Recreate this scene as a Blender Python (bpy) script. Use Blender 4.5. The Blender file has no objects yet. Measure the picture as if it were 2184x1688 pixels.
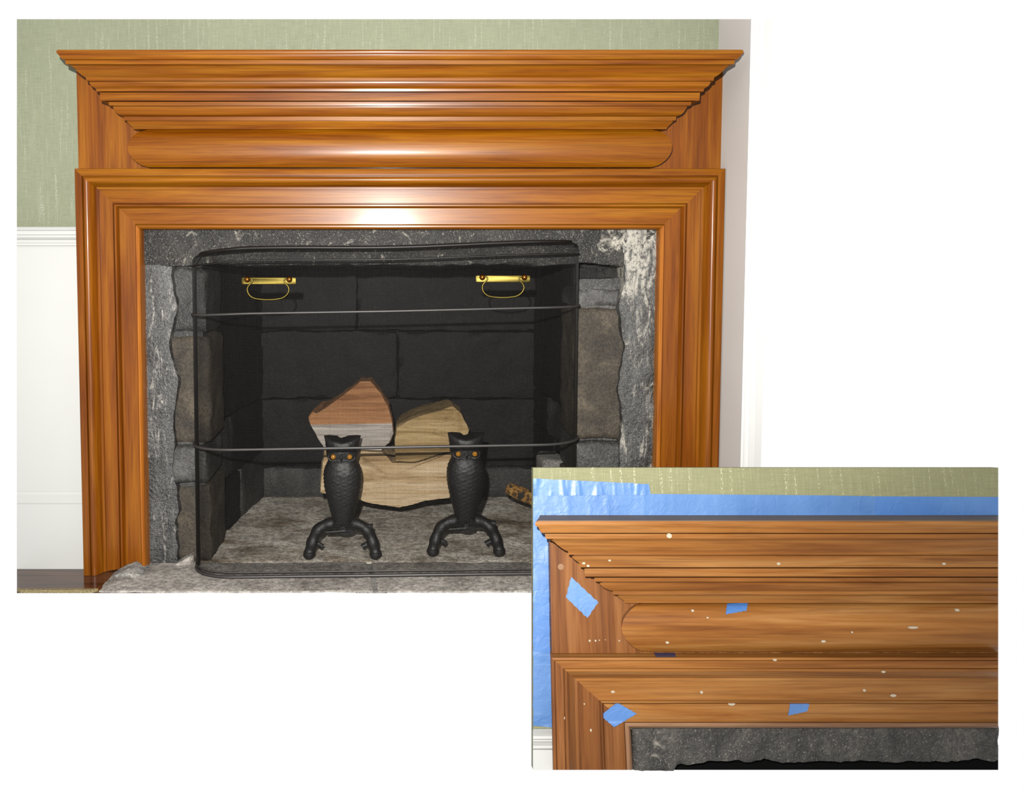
import bpy, bmesh, math, random
from mathutils import Vector, Matrix, noise
random.seed(7)
C = bpy.context.scene.collection
S = bpy.context.scene

# ------------------------------------------------------------------ camera, light, exposure
W, H = 2184, 1688
F = 1650.0                     # focal length in pixels
PX, PY = 853.0, 653.0          # principal point of the fireplace picture
PITCH = math.radians(3.1)
CAM = Vector((0.0, -2.10, 0.834))
cd = bpy.data.cameras.new('camera'); cam = bpy.data.objects.new('camera', cd); C.objects.link(cam)
cam.location = CAM; cam.rotation_euler = (math.radians(90) - PITCH, 0, 0)
cd.sensor_width = 36.0; cd.lens = F * 36.0 / W
cd.shift_x = (W / 2 - PX) / W; cd.shift_y = (PY - H / 2) / W
cd.clip_start = 0.05
S.camera = cam
wd = bpy.data.worlds.new('white_surround'); S.world = wd; wd.use_nodes = True
wd.node_tree.nodes['Background'].inputs[0].default_value = (1, 1, 1, 1)
wd.node_tree.nodes['Background'].inputs[1].default_value = 1.0
ld = bpy.data.lights.new('camera_flash', 'SPOT'); ld.energy = 760; ld.shadow_soft_size = 0.012
ld.spot_size = math.radians(118); ld.spot_blend = 1.0
ld.color = (1.0, 0.97, 0.92)
lamp = bpy.data.objects.new('camera_flash', ld); C.objects.link(lamp)
lamp.location = CAM + Vector((-0.07, -0.02, 0.15)); lamp.rotation_euler = (math.radians(90) - PITCH, 0, 0)
S.view_settings.view_transform = 'Standard'; S.view_settings.look = 'None'
S.view_settings.gamma = 1.0; S.view_settings.exposure = 0.0
S.view_settings.use_curve_mapping = False
S.cycles.max_bounces = 6

FWD = Vector((0, math.cos(PITCH), -math.sin(PITCH))); UP = Vector((0, math.sin(PITCH), math.cos(PITCH)))
def ray(px, py): return FWD + Vector((1, 0, 0)) * ((px - PX) / F) - UP * ((py - PY) / F)
def at(px, py, y):             # measured point on the upright plane at depth y
    d = ray(px, py); return CAM + d * ((y - CAM.y) / d.y)
def onz(px, py, z=0.0):        # measured point on the level plane at height z
    d = ray(px, py); return CAM + d * ((z - CAM.z) / d.z)

# ------------------------------------------------------------------ materials
def newmat(name):
    m = bpy.data.materials.new(name); m.use_nodes = True
    nt = m.node_tree; b = nt.nodes['Principled BSDF']
    return m, nt, b
def nd(nt, t, **kw):
    n = nt.nodes.new(t)
    for k, v in kw.items(): setattr(n, k, v)
    return n
def coords(nt, scale=(1, 1, 1), rot=(0, 0, 0)):
    tc = nd(nt, 'ShaderNodeTexCoord'); mp = nd(nt, 'ShaderNodeMapping')
    mp.inputs['Scale'].default_value = scale; mp.inputs['Rotation'].default_value = rot
    nt.links.new(tc.outputs['Object'], mp.inputs['Vector'])
    return mp.outputs['Vector']
def noise_n(nt, vec, scale, detail=4, rough=0.55, dist=0.0):
    n = nd(nt, 'ShaderNodeTexNoise'); n.inputs['Scale'].default_value = scale
    n.inputs['Detail'].default_value = detail; n.inputs['Roughness'].default_value = rough
    n.inputs['Distortion'].default_value = dist
    nt.links.new(vec, n.inputs['Vector']); return n.outputs['Fac']
def ramp(nt, fac, stops):
    r = nd(nt, 'ShaderNodeValToRGB'); e = r.color_ramp.elements
    while len(e) < len(stops): e.new(0.5)
    for el, (p, c) in zip(e, stops):
        el.position = p; el.color = (*c, 1) if len(c) == 3 else c
    nt.links.new(fac, r.inputs['Fac']); return r.outputs['Color']
def mixc(nt, fac, a, b, blend='MIX'):
    n = nd(nt, 'ShaderNodeMix', data_type='RGBA', blend_type=blend)
    for sock, v in ((n.inputs[0], fac), (n.inputs[6], a), (n.inputs[7], b)):
        if isinstance(v, (int, float)): sock.default_value = v
        elif isinstance(v, tuple): sock.default_value = (*v, 1)
        else: nt.links.new(v, sock)
    return n.outputs[2]
def math_n(nt, op, a, b=0.0, clamp=False):
    n = nd(nt, 'ShaderNodeMath', operation=op, use_clamp=clamp)
    for sock, v in ((n.inputs[0], a), (n.inputs[1], b)):
        if isinstance(v, (int, float)): sock.default_value = v
        else: nt.links.new(v, sock)
    return n.outputs[0]
def bump(nt, b, h, strength, dist):
    n = nd(nt, 'ShaderNodeBump'); n.inputs['Strength'].default_value = strength
    n.inputs['Distance'].default_value = dist
    nt.links.new(h, n.inputs['Height']); nt.links.new(n.outputs['Normal'], b.inputs['Normal'])
def sr(r, g, b, k=1.0):        # display colour -> linear reflectance, k = share of full light
    f = lambda c: (c / 255 / 12.92) if c <= 10 else ((c / 255 + 0.055) / 1.055) ** 2.4
    return (f(r) * k, f(g) * k, f(b) * k)
K = 0.245                      # reflectance that shows as white under flash plus daylight

def wood(name, axis, dark, mid, light, rough=0.3, spec=0.3, grain=1.0, seed=0.0, coat=0.0):
    m, nt, b = newmat(name)
    st = [34.0, 34.0, 34.0]; st['xyz'.index(axis)] = 1.6
    v = coords(nt, tuple(st), (0.02, 0.013, 0.017))
    big = [9.0, 9.0, 9.0]; big['xyz'.index(axis)] = 0.9
    v2 = coords(nt, tuple(big), (0, seed, 0))
    fine = [190.0, 190.0, 190.0]; fine['xyz'.index(axis)] = 5.0
    v3 = coords(nt, tuple(fine))
    g = noise_n(nt, v, 1.0, 5, 0.62, 0.7)
    g2 = noise_n(nt, v2, 1.0, 3, 0.5, 0.4)
    g3 = noise_n(nt, v3, 1.0, 3, 0.6, 0.2)
    base = ramp(nt, g, [(0.30, dark), (0.48, mid), (0.68, light)])
    tone = ramp(nt, g2, [(0.33, (0.78, 0.72, 0.66)), (0.62, (1.1, 1.1, 1.1))])
    c = mixc(nt, 0.75 * grain, base, tone, 'MULTIPLY')
    f = ramp(nt, g3, [(0.36, (0.6, 0.54, 0.5)), (0.52, (1.05, 1.05, 1.05))])
    c = mixc(nt, 0.55 * grain, c, f, 'MULTIPLY')
    nt.links.new(c, b.inputs['Base Color'])
    b.inputs['Roughness'].default_value = rough
    b.inputs['Specular IOR Level'].default_value = spec
    b.inputs['Coat Weight'].default_value = coat; b.inputs['Coat Roughness'].default_value = 0.16
    bump(nt, b, g3, 0.16, 0.0012)
    return m
def plain(name, col, rough=0.5, spec=0.3, metal=0.0, n_amt=0.0, n_scale=30.0, bmp=0.0):
    m, nt, b = newmat(name)
    v = coords(nt); g = noise_n(nt, v, n_scale, 5, 0.6)
    lo = tuple(c * (1 - n_amt) for c in col); hi = tuple(min(1, c * (1 + n_amt)) for c in col)
    nt.links.new(ramp(nt, g, [(0.3, lo), (0.7, hi)]), b.inputs['Base Color'])
    b.inputs['Roughness'].default_value = rough; b.inputs['Specular IOR Level'].default_value = spec
    b.inputs['Metallic'].default_value = metal
    if bmp: bump(nt, b, g, bmp, 0.004)
    return m
def stone(name, dark, mid, light, patches=(), white=(0.33, 0.31, 0.28), thr=0.66, streak=None, rough=0.5, spec=0.22, sc=1.0):
    m, nt, b = newmat(name)
    v = coords(nt)
    vs = coords(nt, streak) if streak else v
    a = noise_n(nt, vs, 9 * sc, 6, 0.6, 0.6)
    fine = noise_n(nt, v, 110 * sc, 4, 0.7)
    c = ramp(nt, a, [(0.3, dark), (0.52, mid), (0.75, light)])
    sp = ramp(nt, fine, [(0.36, (0.45, 0.45, 0.45)), (0.62, (1.45, 1.45, 1.45))])
    c = mixc(nt, 0.85, c, sp, 'MULTIPLY')
    w = noise_n(nt, vs, 22 * sc, 7, 0.72, 0.9)
    add = w
    for (p, r, amt) in patches:
        tc = nd(nt, 'ShaderNodeTexCoord'); vd = nd(nt, 'ShaderNodeVectorMath', operation='DISTANCE')
        nt.links.new(tc.outputs['Object'], vd.inputs[0]); vd.inputs[1].default_value = p
        q = math_n(nt, 'SUBTRACT', 1.0, math_n(nt, 'DIVIDE', vd.outputs['Value'], r), True)
        add = math_n(nt, 'ADD', add, math_n(nt, 'MULTIPLY', q, amt))
    mask = ramp(nt, add, [(thr - 0.05, (0, 0, 0)), (thr + 0.07, (1, 1, 1))])
    mask = math_n(nt, 'MULTIPLY', mask, ramp(nt, fine, [(0.36, (0.1, 0.1, 0.1)), (0.5, (1, 1, 1))]))
    c = mixc(nt, mask, c, white)
    grit = noise_n(nt, v, 330 * sc, 2, 0.5)
    c = mixc(nt, math_n(nt, 'MULTIPLY', ramp(nt, grit, [(0.62, (0, 0, 0)), (0.68, (1, 1, 1))]), 0.45), c, white)
    nt.links.new(c, b.inputs['Base Color'])
    b.inputs['Roughness'].default_value = rough; b.inputs['Specular IOR Level'].default_value = spec
    hgt = math_n(nt, 'ADD', math_n(nt, 'MULTIPLY', a, 0.6), fine)
    bump(nt, b, hgt, 0.7, 0.006)
    return m
def cloth(name, base, fleck, pitch):
    m, nt, b = newmat(name)
    v = coords(nt, (1, 1, 1), (0, 0, 0))
    wx = noise_n(nt, coords(nt, (1 / pitch, 1, 0.06 / pitch)), 1.0, 2, 0.6)
    wz = noise_n(nt, coords(nt, (0.06 / pitch, 1, 1 / pitch)), 1.0, 2, 0.6)
    sl = noise_n(nt, coords(nt, (0.30 / pitch, 1, 0.012 / pitch)), 1.0, 3, 0.6)
    dots = noise_n(nt, coords(nt, (0.9 / pitch, 1, 0.75 / pitch)), 1.0, 1, 0.5)
    big = noise_n(nt, v, 2.0, 3)
    lo = tuple(c * 0.72 for c in base); hi = tuple(c * 1.22 for c in base)
    c = mixc(nt, 0.5, ramp(nt, wx, [(0.3, lo), (0.7, hi)]), ramp(nt, wz, [(0.3, lo), (0.7, hi)]))
    c = mixc(nt, 0.35, c, ramp(nt, big, [(0.3, lo), (0.7, hi)]))
    fk = math_n(nt, 'MULTIPLY', ramp(nt, sl, [(0.545, (0, 0, 0)), (0.67, (1, 1, 1))]), ramp(nt, dots, [(0.5, (0, 0, 0)), (0.62, (1, 1, 1))]))
    c = mixc(nt, fk, c, fleck)
    nt.links.new(c, b.inputs['Base Color']); b.inputs['Roughness'].default_value = 0.75
    b.inputs['Specular IOR Level'].default_value = 0.2
    bump(nt, b, math_n(nt, 'ADD', wx, wz), 0.25, 0.001)
    return m

WD, WM, WL = sr(134, 66, 2, K), sr(168, 96, 6, K), sr(190, 122, 20, K)
M = {}
M['wood_x'] = wood('varnished pine grain along', 'x', WD, WM, WL, 0.36, 0.12, coat=0.085)
M['wood_z'] = wood('varnished pine grain upright', 'z', sr(120, 58, 3, K), sr(156, 84, 7, K), sr(184, 112, 18, K), 0.38, 0.15, coat=0.1)
M['bead'] = wood('golden pine bead', 'z', sr(150, 72, 8, K), sr(200, 116, 22, K), sr(226, 146, 44, K), 0.26, 0.35)
PD, PM_, PL = sr(150, 88, 32, K), sr(184, 120, 54, K), sr(206, 148, 84, K)
M['raw_x'] = wood('stripped pine grain along', 'x', PD, PM_, PL, 0.42, 0.16)
M['raw_z'] = wood('stripped pine grain upright', 'z', sr(118, 66, 26, K), sr(154, 94, 42, K), sr(184, 124, 70, K), 0.45, 0.16)
M['raw_bead'] = wood('bare pale pine bead', 'x', sr(140, 96, 66, K), sr(176, 130, 94, K), sr(200, 158, 122, K), 0.5, 0.2)
M['raw_bead_z'] = wood('bare pale pine bead upright', 'z', sr(140, 96, 66, K), sr(176, 130, 94, K), sr(200, 158, 122, K), 0.5, 0.2)
M['filler'] = plain('pale putty', sr(225, 210, 185, K), 0.6)
M['slate'] = plain('grey shelf top', sr(140, 124, 112, K), 0.55, 0.15, 0, 0.1, 12)
M['paper'] = cloth('sage woven wallcovering', sr(174, 180, 150, K), sr(222, 226, 206, K), 0.0022)
M['paper2'] = cloth('olive woven wallcovering', sr(172, 172, 130, K), sr(236, 232, 200, K), 0.0030)
M['white'] = plain('white gloss paint', sr(252, 253, 250, K * 0.99), 0.4, 0.3, 0, 0.015, 4)
M['white2'] = plain('bright white trim paint', sr(255, 255, 253, 0.27), 0.4, 0.3, 0, 0.01, 4)
M['grey_plaster'] = plain('off white plaster', sr(246, 238, 232, K * 1.25), 0.7, 0.2, 0, 0.02, 6)
M['iron'] = plain('sooty cast iron', sr(24, 22, 21, K), 0.5, 0.3, 0, 0.45, 60, 0.6)
M['wire'] = plain('black wire', sr(34, 31, 28, K), 0.42, 0.14, 0, 0.2, 80)
M['rod'] = plain('dark steel rod', sr(66, 62, 60, K), 0.45, 0.3, 0.0, 0.15, 50)
M['brass'] = plain('polished brass', sr(88, 77, 36, 0.7), 0.48, 0.5, 1.0, 0.12, 40)
M['copper'] = plain('brown brass knob', sr(120, 72, 26, 0.8), 0.25, 0.5, 1.0, 0.1, 40)
M['amber'] = plain('amber glass', sr(225, 150, 10, K), 0.12, 0.7)
M['beam'] = None

# ------------------------------------------------------------------ mesh helpers
def finish(name, verts, faces, mat, parent=None, angle=32, mats=None, fmats=None, mw=None):
    me = bpy.data.meshes.new(name)
    me.from_pydata([tuple(v) for v in verts], [], faces)
    bm = bmesh.new(); bm.from_mesh(me)
    bmesh.ops.remove_doubles(bm, verts=bm.verts, dist=1e-6)
    bmesh.ops.recalc_face_normals(bm, faces=bm.faces)
    a = math.radians(angle)
    for f in bm.faces: f.smooth = True
    for e in bm.edges:
        if len(e.link_faces) == 2 and e.calc_face_angle(0) > a: e.smooth = False
    bm.to_mesh(me); bm.free()
    for mm in (mats or [mat]): me.materials.append(mm)
    if fmats and len(me.polygons) == len(fmats):
        for p, i in zip(me.polygons, fmats): p.material_index = i
    o = bpy.data.objects.new(name, me); C.objects.link(o)
    if parent: o.parent = parent
    elif mw is not None: o.matrix_world = mw
    return o
def tag(o, label=None, cat=None, group=None, kind=None):
    if label: o['label'] = label
    if cat: o['category'] = cat
    if group: o['group'] = group
    if kind: o['kind'] = kind
    return o
def empty(name, loc=(0, 0, 0), mw=None):
    o = bpy.data.objects.new(name, None); C.objects.link(o); o.empty_display_size = 0.05
    if mw is not None: o.matrix_world = mw
    else: o.location = loc
    return o
def hexa(p):                   # 8 corners: bottom ring 0-3, top ring 4-7
    return list(p), [(0, 3, 2, 1), (4, 5, 6, 7), (0, 1, 5, 4), (1, 2, 6, 5), (2, 3, 7, 6), (3, 0, 4, 7)]
def boxm(x0, x1, y0, y1, z0, z1):
    return hexa([(x0, y0, z0), (x1, y0, z0), (x1, y1, z0), (x0, y1, z0), (x0, y0, z1), (x1, y0, z1), (x1, y1, z1), (x0, y1, z1)])
def join(*ms):
    V, Fc = [], []
    for v, f in ms:
        k = len(V); V += list(v); Fc += [tuple(i + k for i in q) for q in f]
    return V, Fc
def tube(path, r, n=8, cap=True):
    path = [Vector(p) for p in path]; k = len(path)
    rs = r if isinstance(r, (list, tuple)) else [r] * k
    V, Fc = [], []
    t0 = (path[1] - path[0]).normalized()
    nrm = t0.orthogonal().normalized()
    for i, p in enumerate(path):
        t = (path[min(i + 1, k - 1)] - path[max(i - 1, 0)]).normalized()
        nrm = (nrm - t * nrm.dot(t)).normalized(); bn = t.cross(nrm)
        for j in range(n):
            a = 2 * math.pi * j / n
            V.append(p + (nrm * math.cos(a) + bn * math.sin(a)) * rs[i])
    for i in range(k - 1):
        for j in range(n):
            Fc.append((i * n + j, i * n + (j + 1) % n, (i + 1) * n + (j + 1) % n, (i + 1) * n + j))
    if cap: Fc += [tuple(range(n))[::-1], tuple((k - 1) * n + j for j in range(n))]
    return V, Fc
def smooth_path(pts, n=6):
    pts = [Vector(p) for p in pts]; out = []
    for i in range(len(pts) - 1):
        p0, p1, p2, p3 = pts[max(i - 1, 0)], pts[i], pts[i + 1], pts[min(i + 2, len(pts) - 1)]
        for k in range(n):
            t = k / n
            out.append(0.5 * ((2 * p1) + (p2 - p0) * t + (2 * p0 - 5 * p1 + 4 * p2 - p3) * t * t + (3 * p1 - p0 - 3 * p2 + p3) * t ** 3))
    out.append(pts[-1]); return out
def sphere(c, r, n=14, sq=(1, 1, 1)):
    V, Fc = [], []; c = Vector(c); m = n // 2
    for i in range(m + 1):
        th = math.pi * i / m
        for j in range(n):
            a = 2 * math.pi * j / n
            V.append(c + Vector((r * sq[0] * math.sin(th) * math.cos(a), r * sq[1] * math.sin(th) * math.sin(a), r * sq[2] * math.cos(th))))
    for i in range(m):
        for j in range(n):
            Fc.append((i * n + j, i * n + (j + 1) % n, (i + 1) * n + (j + 1) % n, (i + 1) * n + j))
    return V, Fc
def gridbox(x0, x1, y0, y1, z0, z1, step, amp=0.004, freq=14, seed=0, rnd=0.0, warp=None, fine=0.0):
    """a block with every face divided, its corners rounded and its surface roughened"""
    nx, ny, nz = [max(1, min(90, round((b - a) / step))) for a, b in ((x0, x1), (y0, y1), (z0, z1))]
    idx, V, Fc = {}, [], []
    def vid(i, j, k):
        key = (i, j, k)
        if key not in idx:
            p = Vector((x0 + (x1 - x0) * i / nx, y0 + (y1 - y0) * j / ny, z0 + (z1 - z0) * k / nz))
            if rnd > 0:
                q = Vector((min(max(p.x, x0 + rnd), x1 - rnd), min(max(p.y, y0 + rnd), y1 - rnd), min(max(p.z, z0 + rnd), z1 - rnd)))
                d = p - q
                if d.length > rnd: p = q + d.normalized() * rnd
            s = Vector((seed * 7.3, seed * 3.1, seed * 5.7))
            nvv = noise.noise_vector(p * freq + s) + 0.5 * noise.noise_vector(p * freq * 2.7 + s)
            if fine: nvv += noise.noise_vector(p * freq * 7 + s) * fine
            p = p + Vector((nvv.x, nvv.y, nvv.z)) * amp
            if warp: p = warp(p)
            idx[key] = len(V); V.append(p)
        return idx[key]
    for i in range(nx):
        for k in range(nz):
            Fc.append((vid(i, 0, k), vid(i + 1, 0, k), vid(i + 1, 0, k + 1), vid(i, 0, k + 1)))
            Fc.append((vid(i, ny, k), vid(i, ny, k + 1), vid(i + 1, ny, k + 1), vid(i + 1, ny, k)))
        for j in range(ny):
            Fc.append((vid(i, j, 0), vid(i, j + 1, 0), vid(i + 1, j + 1, 0), vid(i + 1, j, 0)))
            Fc.append((vid(i, j, nz), vid(i + 1, j, nz), vid(i + 1, j + 1, nz), vid(i, j + 1, nz)))
    for j in range(ny):
        for k in range(nz):
            Fc.append((vid(0, j, k), vid(0, j, k + 1), vid(0, j + 1, k + 1), vid(0, j + 1, k)))
            Fc.append((vid(nx, j, k), vid(nx, j + 1, k), vid(nx, j + 1, k + 1), vid(nx, j, k + 1)))
    return V, Fc
def sheet(rows, thick):
    """rows of points -> closed thin sheet; thick = offset vector of the back"""
    n, m = len(rows), len(rows[0]); V = [Vector(p) for r in rows for p in r]; t = Vector(thick); Fc = []
    V += [v + t for v in V]; o = n * m
    for i in range(n - 1):
        for j in range(m - 1):
            a, b, c, d = i * m + j, i * m + j + 1, (i + 1) * m + j + 1, (i + 1) * m + j
            Fc += [(a, b, c, d), (a + o, d + o, c + o, b + o)]
    bd = [j for j in range(m)] + [i * m + m - 1 for i in range(1, n)] + [(n - 1) * m + j for j in range(m - 2, -1, -1)] + [i * m for i in range(n - 2, 0, -1)]
    for a, b in zip(bd, bd[1:] + bd[:1]): Fc.append((a, b, b + o, a + o))
    return V, Fc

# ------------------------------------------------------------------ room
ZT = at(853, 41, 0).z                              # top of the wall that is shown
RAILT, RAILB = at(100, 484, 0).z, at(100, 527, -0.02).z
BASET, BASEB = at(100, 1049, -0.01).z, at(100, 1075, -0.02).z
XR = 0.851                                          # side wall
HX = 0.705                                          # half width of masonry
HZ = at(853, 486, 0).z + 0.02                       # top of masonry
def xcut(px, y, z): return (px - PX) / F * (Vector((0, y, z)) - CAM).dot(FWD)   # a sawn end of the section
def xl(z, y=0.0): return xcut(36, y, z)
def wallbox(x0b, x0t, x1, y0, y1, z0, z1):
    return hexa([(x0b, y0, z0), (x1, y0, z0), (x1, y1, z0), (x0b, y1, z0), (x0t, y0, z1), (x1, y0, z1), (x1, y1, z1), (x0t, y1, z1)])
v, f = join(wallbox(xl(0), xl(ZT), -HX, 0, 0.05, 0, ZT), boxm(-HX, HX, 0, 0.05, HZ, ZT), boxm(HX, XR, 0, 0.05, 0, ZT))
tag(finish('wall_back', v, f, M['paper']), 'sage green woven wallcovering above and behind the mantelpiece', 'wall', kind='structure')
v, f = wallbox(xl(0, -0.012), xl(RAILB, -0.012), -0.84, -0.012, -0.0005, 0, RAILB + 0.01)
tag(finish('wall_left', v, f, M['white']), 'white painted lower wall panel left of the mantelpiece', 'wall', kind='structure')
def strip_x(name, prof, x0, x1, mat, parent=None, mw=None, cutl=None):
    """moulding along x; prof = (y,z) pairs"""
    n = len(prof); V = []
    for (y, z) in prof: V.append(((cutl(z, y) if cutl else x0), y, z))
    for (y, z) in prof: V.append((x1, y, z))
    Fc = [(i, i + 1, n + i + 1, n + i) for i in range(n - 1)] + [(n - 1, 0, n, 2 * n - 1), tuple(range(n))[::-1], tuple(range(n, 2 * n))]
    return finish(name, V, Fc, mat, parent, mw=mw)
def zr(py): return at(100, py, -0.02).z
rail = [(-0.001, zr(527)), (-0.014, zr(527)), (-0.014, zr(525)), (-0.020, zr(524)), (-0.020, zr(519)), (-0.017, zr(518)), (-0.018, zr(512)), (-0.024, zr(509)), (-0.024, zr(508)), (-0.028, zr(507)), (-0.028, zr(502)), (-0.033, zr(501)), (-0.033, zr(493)), (-0.038, zr(492)), (-0.041, zr(488)), (-0.038, zr(485)), (-0.001, zr(484))]
tag(strip_x('trim_1', rail, 0, -0.842, M['white'], cutl=xl), 'white ridged chair rail ending at the mantelpiece', 'trim', kind='structure')
base = [(-0.001, 0.0), (-0.024, 0.0), (-0.024, BASEB), (-0.020, BASEB + 0.002), (-0.020, BASEB + 0.020), (-0.015, BASET - 0.006), (-0.013, BASET), (-0.001, BASET)]
tag(strip_x('baseboard_left', base, 0, -0.842, M['white'], cutl=xl), 'tall white baseboard with moulded top left of the mantelpiece', 'baseboard', kind='structure')
# side wall to the right, coming towards the room, and the white door trim at its end
YS = -0.188
zf = at(1588, 41, YS).z
v, f = hexa([(XR, YS, -0.02), (XR + 0.02, YS, -0.02), (XR + 0.02, -0.0005, -0.02), (XR, -0.0005, -0.02), (XR, YS, zf), (XR + 0.02, YS, zf), (XR + 0.02, -0.0005, ZT), (XR, -0.0005, ZT)])
tag(finish('wall_right', v, f, M['grey_plaster']), 'narrow shaded side wall right of the mantelpiece', 'wall', kind='structure')
xe = at(1631, 653, YS).x
tp = [(XR - 0.0005, 0), (XR - 0.0005, -0.004), (XR + 0.003, -0.006), (XR + 0.005, -0.006), (XR + 0.006, -0.0015), (XR + 0.012, -0.007), (XR + 0.016, -0.009), (XR + 0.018, -0.003), (XR + 0.034, -0.005), (XR + 0.036, -0.001), (xe, -0.001), (xe, 0)]
n = len(tp); V = [(x, YS + y, -0.02) for x, y in tp] + [(x, YS + y, zf) for x, y in tp]
Fc = [(i, (i + 1) % n, n + (i + 1) % n, n + i) for i in range(n)] + [tuple(range(n))[::-1], tuple(range(n, 2 * n))]
tag(finish('trim_2', V, Fc, M['white2']), 'bright white moulded door trim at the right of the fireplace', 'trim', kind='structure')

# floor: boards, rug, hearth; everything in front is cut along one line
YC = onz(853, 1266, -0.0006).y
tag(finish('floor', *boxm(-0.98, XR, YC + 0.09, 0.0, -0.03, -0.0145), plain('subfloor', sr(70, 50, 40, K), 0.6)), 'dark subfloor under boards and hearth', 'floor', kind='structure')
M['floor'] = wood('dark polished floorboard', 'x', sr(52, 28, 18, K), sr(104, 66, 46, K), sr(134, 90, 66, K), 0.16, 0.75, 0.8)
fl = bpy.data.objects['floor']
ys = [-0.0005, onz(100, 1228).y, onz(100, 1253).y, YC]
for i in range(3):
    b0, b1 = ys[i], ys[i + 1] + 0.0008
    lx = [xcut(36, y, 0) for y in (b1, b0)]; zb = -0.014 if i < 2 else -0.0006
    v, f = hexa([(lx[0], b1, zb), (-0.62, b1, zb), (-0.62, b0, zb), (lx[1], b0, zb), (lx[0], b1, 0), (-0.62, b1, 0), (-0.62, b0, 0), (lx[1], b0, 0)])
    finish('plank', v, f, M['floor'], fl)
# rug corner
M['rug'] = plain('straw woven rug', sr(190, 172, 128, K), 0.9, 0.1, 0, 0.35, 260, 0.8)
r0, r1 = onz(36, 1256, 0.008), onz(36, 1266, 0.008)
rx = onz(207, 1258, 0.008).x
rows = []
for i in range(7):
    y = r0.y + (YC - 0.001 - r0.y) * i / 6; x0 = r0.x + (r1.x - r0.x) * i / 6
    rows.append([(x0 + (rx - 0.012 * i / 6 - x0) * j / 50, y, 0.008 + 0.0016 * noise.noise(Vector((j * 1.7, i * 2.3, 0)))) for j in range(51)])
v, f = sheet(rows, (0, 0, -0.0075))
rug = tag(finish('rug', v, f, M['rug']), 'straw coloured woven rug edge on the floorboards at lower left', 'rug')
bb = onz(36, 1254, 0.004)
finish('binding', *tube([(rx - 0.075, r0.y + 0.003, 0.004), (rx, r0.y + 0.003, 0.004)], 0.0032, 6), plain('gold binding', sr(214, 160, 40, K), 0.5), rug)

# ------------------------------------------------------------------ hearth
pat = [(Vector((-0.1, -0.15, 0)), 0.25, 0.05)]
M['hearth'] = stone('grey hearth stone', sr(142, 134, 126, K * 1.35), sr(180, 173, 165, K * 1.35), sr(204, 198, 190, K * 1.35), (), sr(224, 218, 210, K * 1.3), 0.78, None, 0.7, 0.3, 0.8)
M['hearth2'] = stone('sooty firebox floor stone', sr(118, 104, 84, K * 1.8), sr(200, 192, 180, K * 2.3), sr(236, 230, 218, K * 2.4), [((-0.15, 0.1, 0), 0.3, 0.06)], sr(190, 186, 176, K), 0.76, (1, 1.6, 1), 0.75, 0.3, 0.7)
m_ = M['hearth2']; nt_ = m_.node_tree; b_ = nt_.nodes['Principled BSDF']
src_ = b_.inputs['Base Color'].links[0].from_socket
st_ = ramp(nt_, noise_n(nt_, coords(nt_, (1, 2.2, 1)), 4.5, 4, 0.6, 0.5), [(0.5, (1, 1, 1)), (0.66, (0.42, 0.34, 0.25))])
nt_.links.new(mixc(nt_, 0.9, src_, st_, 'MULTIPLY'), b_.inputs['Base Color'])
M['mortar'] = stone('pale mortar', sr(150, 146, 140, K), sr(188, 184, 178, K), sr(214, 210, 202, K), (), sr(220, 216, 208, K), 0.7, None, 0.8, 0.2, 1.4)
hearth = tag(empty('hearth', (0, 0, 0)), 'grey stone hearth slab floor under the fire screen', 'hearth')
le = [onz(205, 1266, 0.006).x, onz(243, 1222, 0.006).x, onz(292, 1193, 0.006).x]
def lefts(y): # ragged left edge of the hearth
    t = min(1, max(0, (y - YC) / (0 - YC)))
    x = le[0] + (le[1] - le[0]) * min(1, t / 0.72) if t < 0.72 else le[1] + (le[2] - le[1]) * (t - 0.72) / 0.28
    return x + 0.006 * noise.noise(Vector((y * 60, 3, 0)))
def slab(x0, x1, y0, y1, z1, mat, seed, leftfn=None, j0=0.0, j1=0.0, nm='hearth_slab', st=0.016):
    def warp(p):
        t = (p.x - x0) / (x1 - x0)
        if leftfn:
            a = leftfn(p.y); p = Vector((a + (x1 - a) * t, p.y, p.z))
        k = (p.y - y0) / (y1 - y0)
        p.x += j0 * (1 - k) * t + j1 * (1 - k) * (1 - t)
        if y0 <= YC + 1e-6 and p.y < YC + 0.004: p.y = max(p.y, YC)
        return p
    v, f = gridbox(x0, x1, y0, y1, -0.0006, z1, st, 0.0016, 20, seed, 0.003, warp, 0.5)
    return finish(nm, v, f, mat, hearth, 50)
jx = onz(778, 1243).x; jx2 = onz(796, 1262).x - jx
slab(-0.7, jx, YC, 0.012, 0.006, M['hearth'], 1, lefts, jx2)
slab(jx + 0.012, 0.36, YC, 0.012, 0.006, M['hearth'], 2, None, 0, jx2)
slab(0.366, XR - 0.002, YC, 0.012, 0.006, M['hearth'], 3)
finish('mortar_joint', *boxm(jx - 0.02, jx + 0.06, YC + 0.0002, 0.0, -0.0006, 0.003), M['mortar'], hearth)
slab(-0.64, 0.64, 0.014, 0.66, 0.005, M['hearth2'], 4, None, nm='firebox_slab')
finish('bed_backing', *boxm(-0.66, XR - 0.002, YC + 0.05, 0.68, -0.0145, -0.0008), M['mortar'], hearth)  # mortar bed, extended as unseen backing against white leaking up through joints
q = at(283, 1190, -0.06)
finish('mortar_lump', *gridbox(q.x - 0.045, q.x + 0.03, -0.095, -0.02, 0.0, 0.020, 0.006, 0.006, 34, 3, 0.010, lambda p: Vector((p.x, p.y, p.z * (1 - 0.6 * abs(p.x - q.x) / 0.045))), 0.5), M['mortar'], hearth, 60)
q = at(388, 1188, 0.0)
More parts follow.
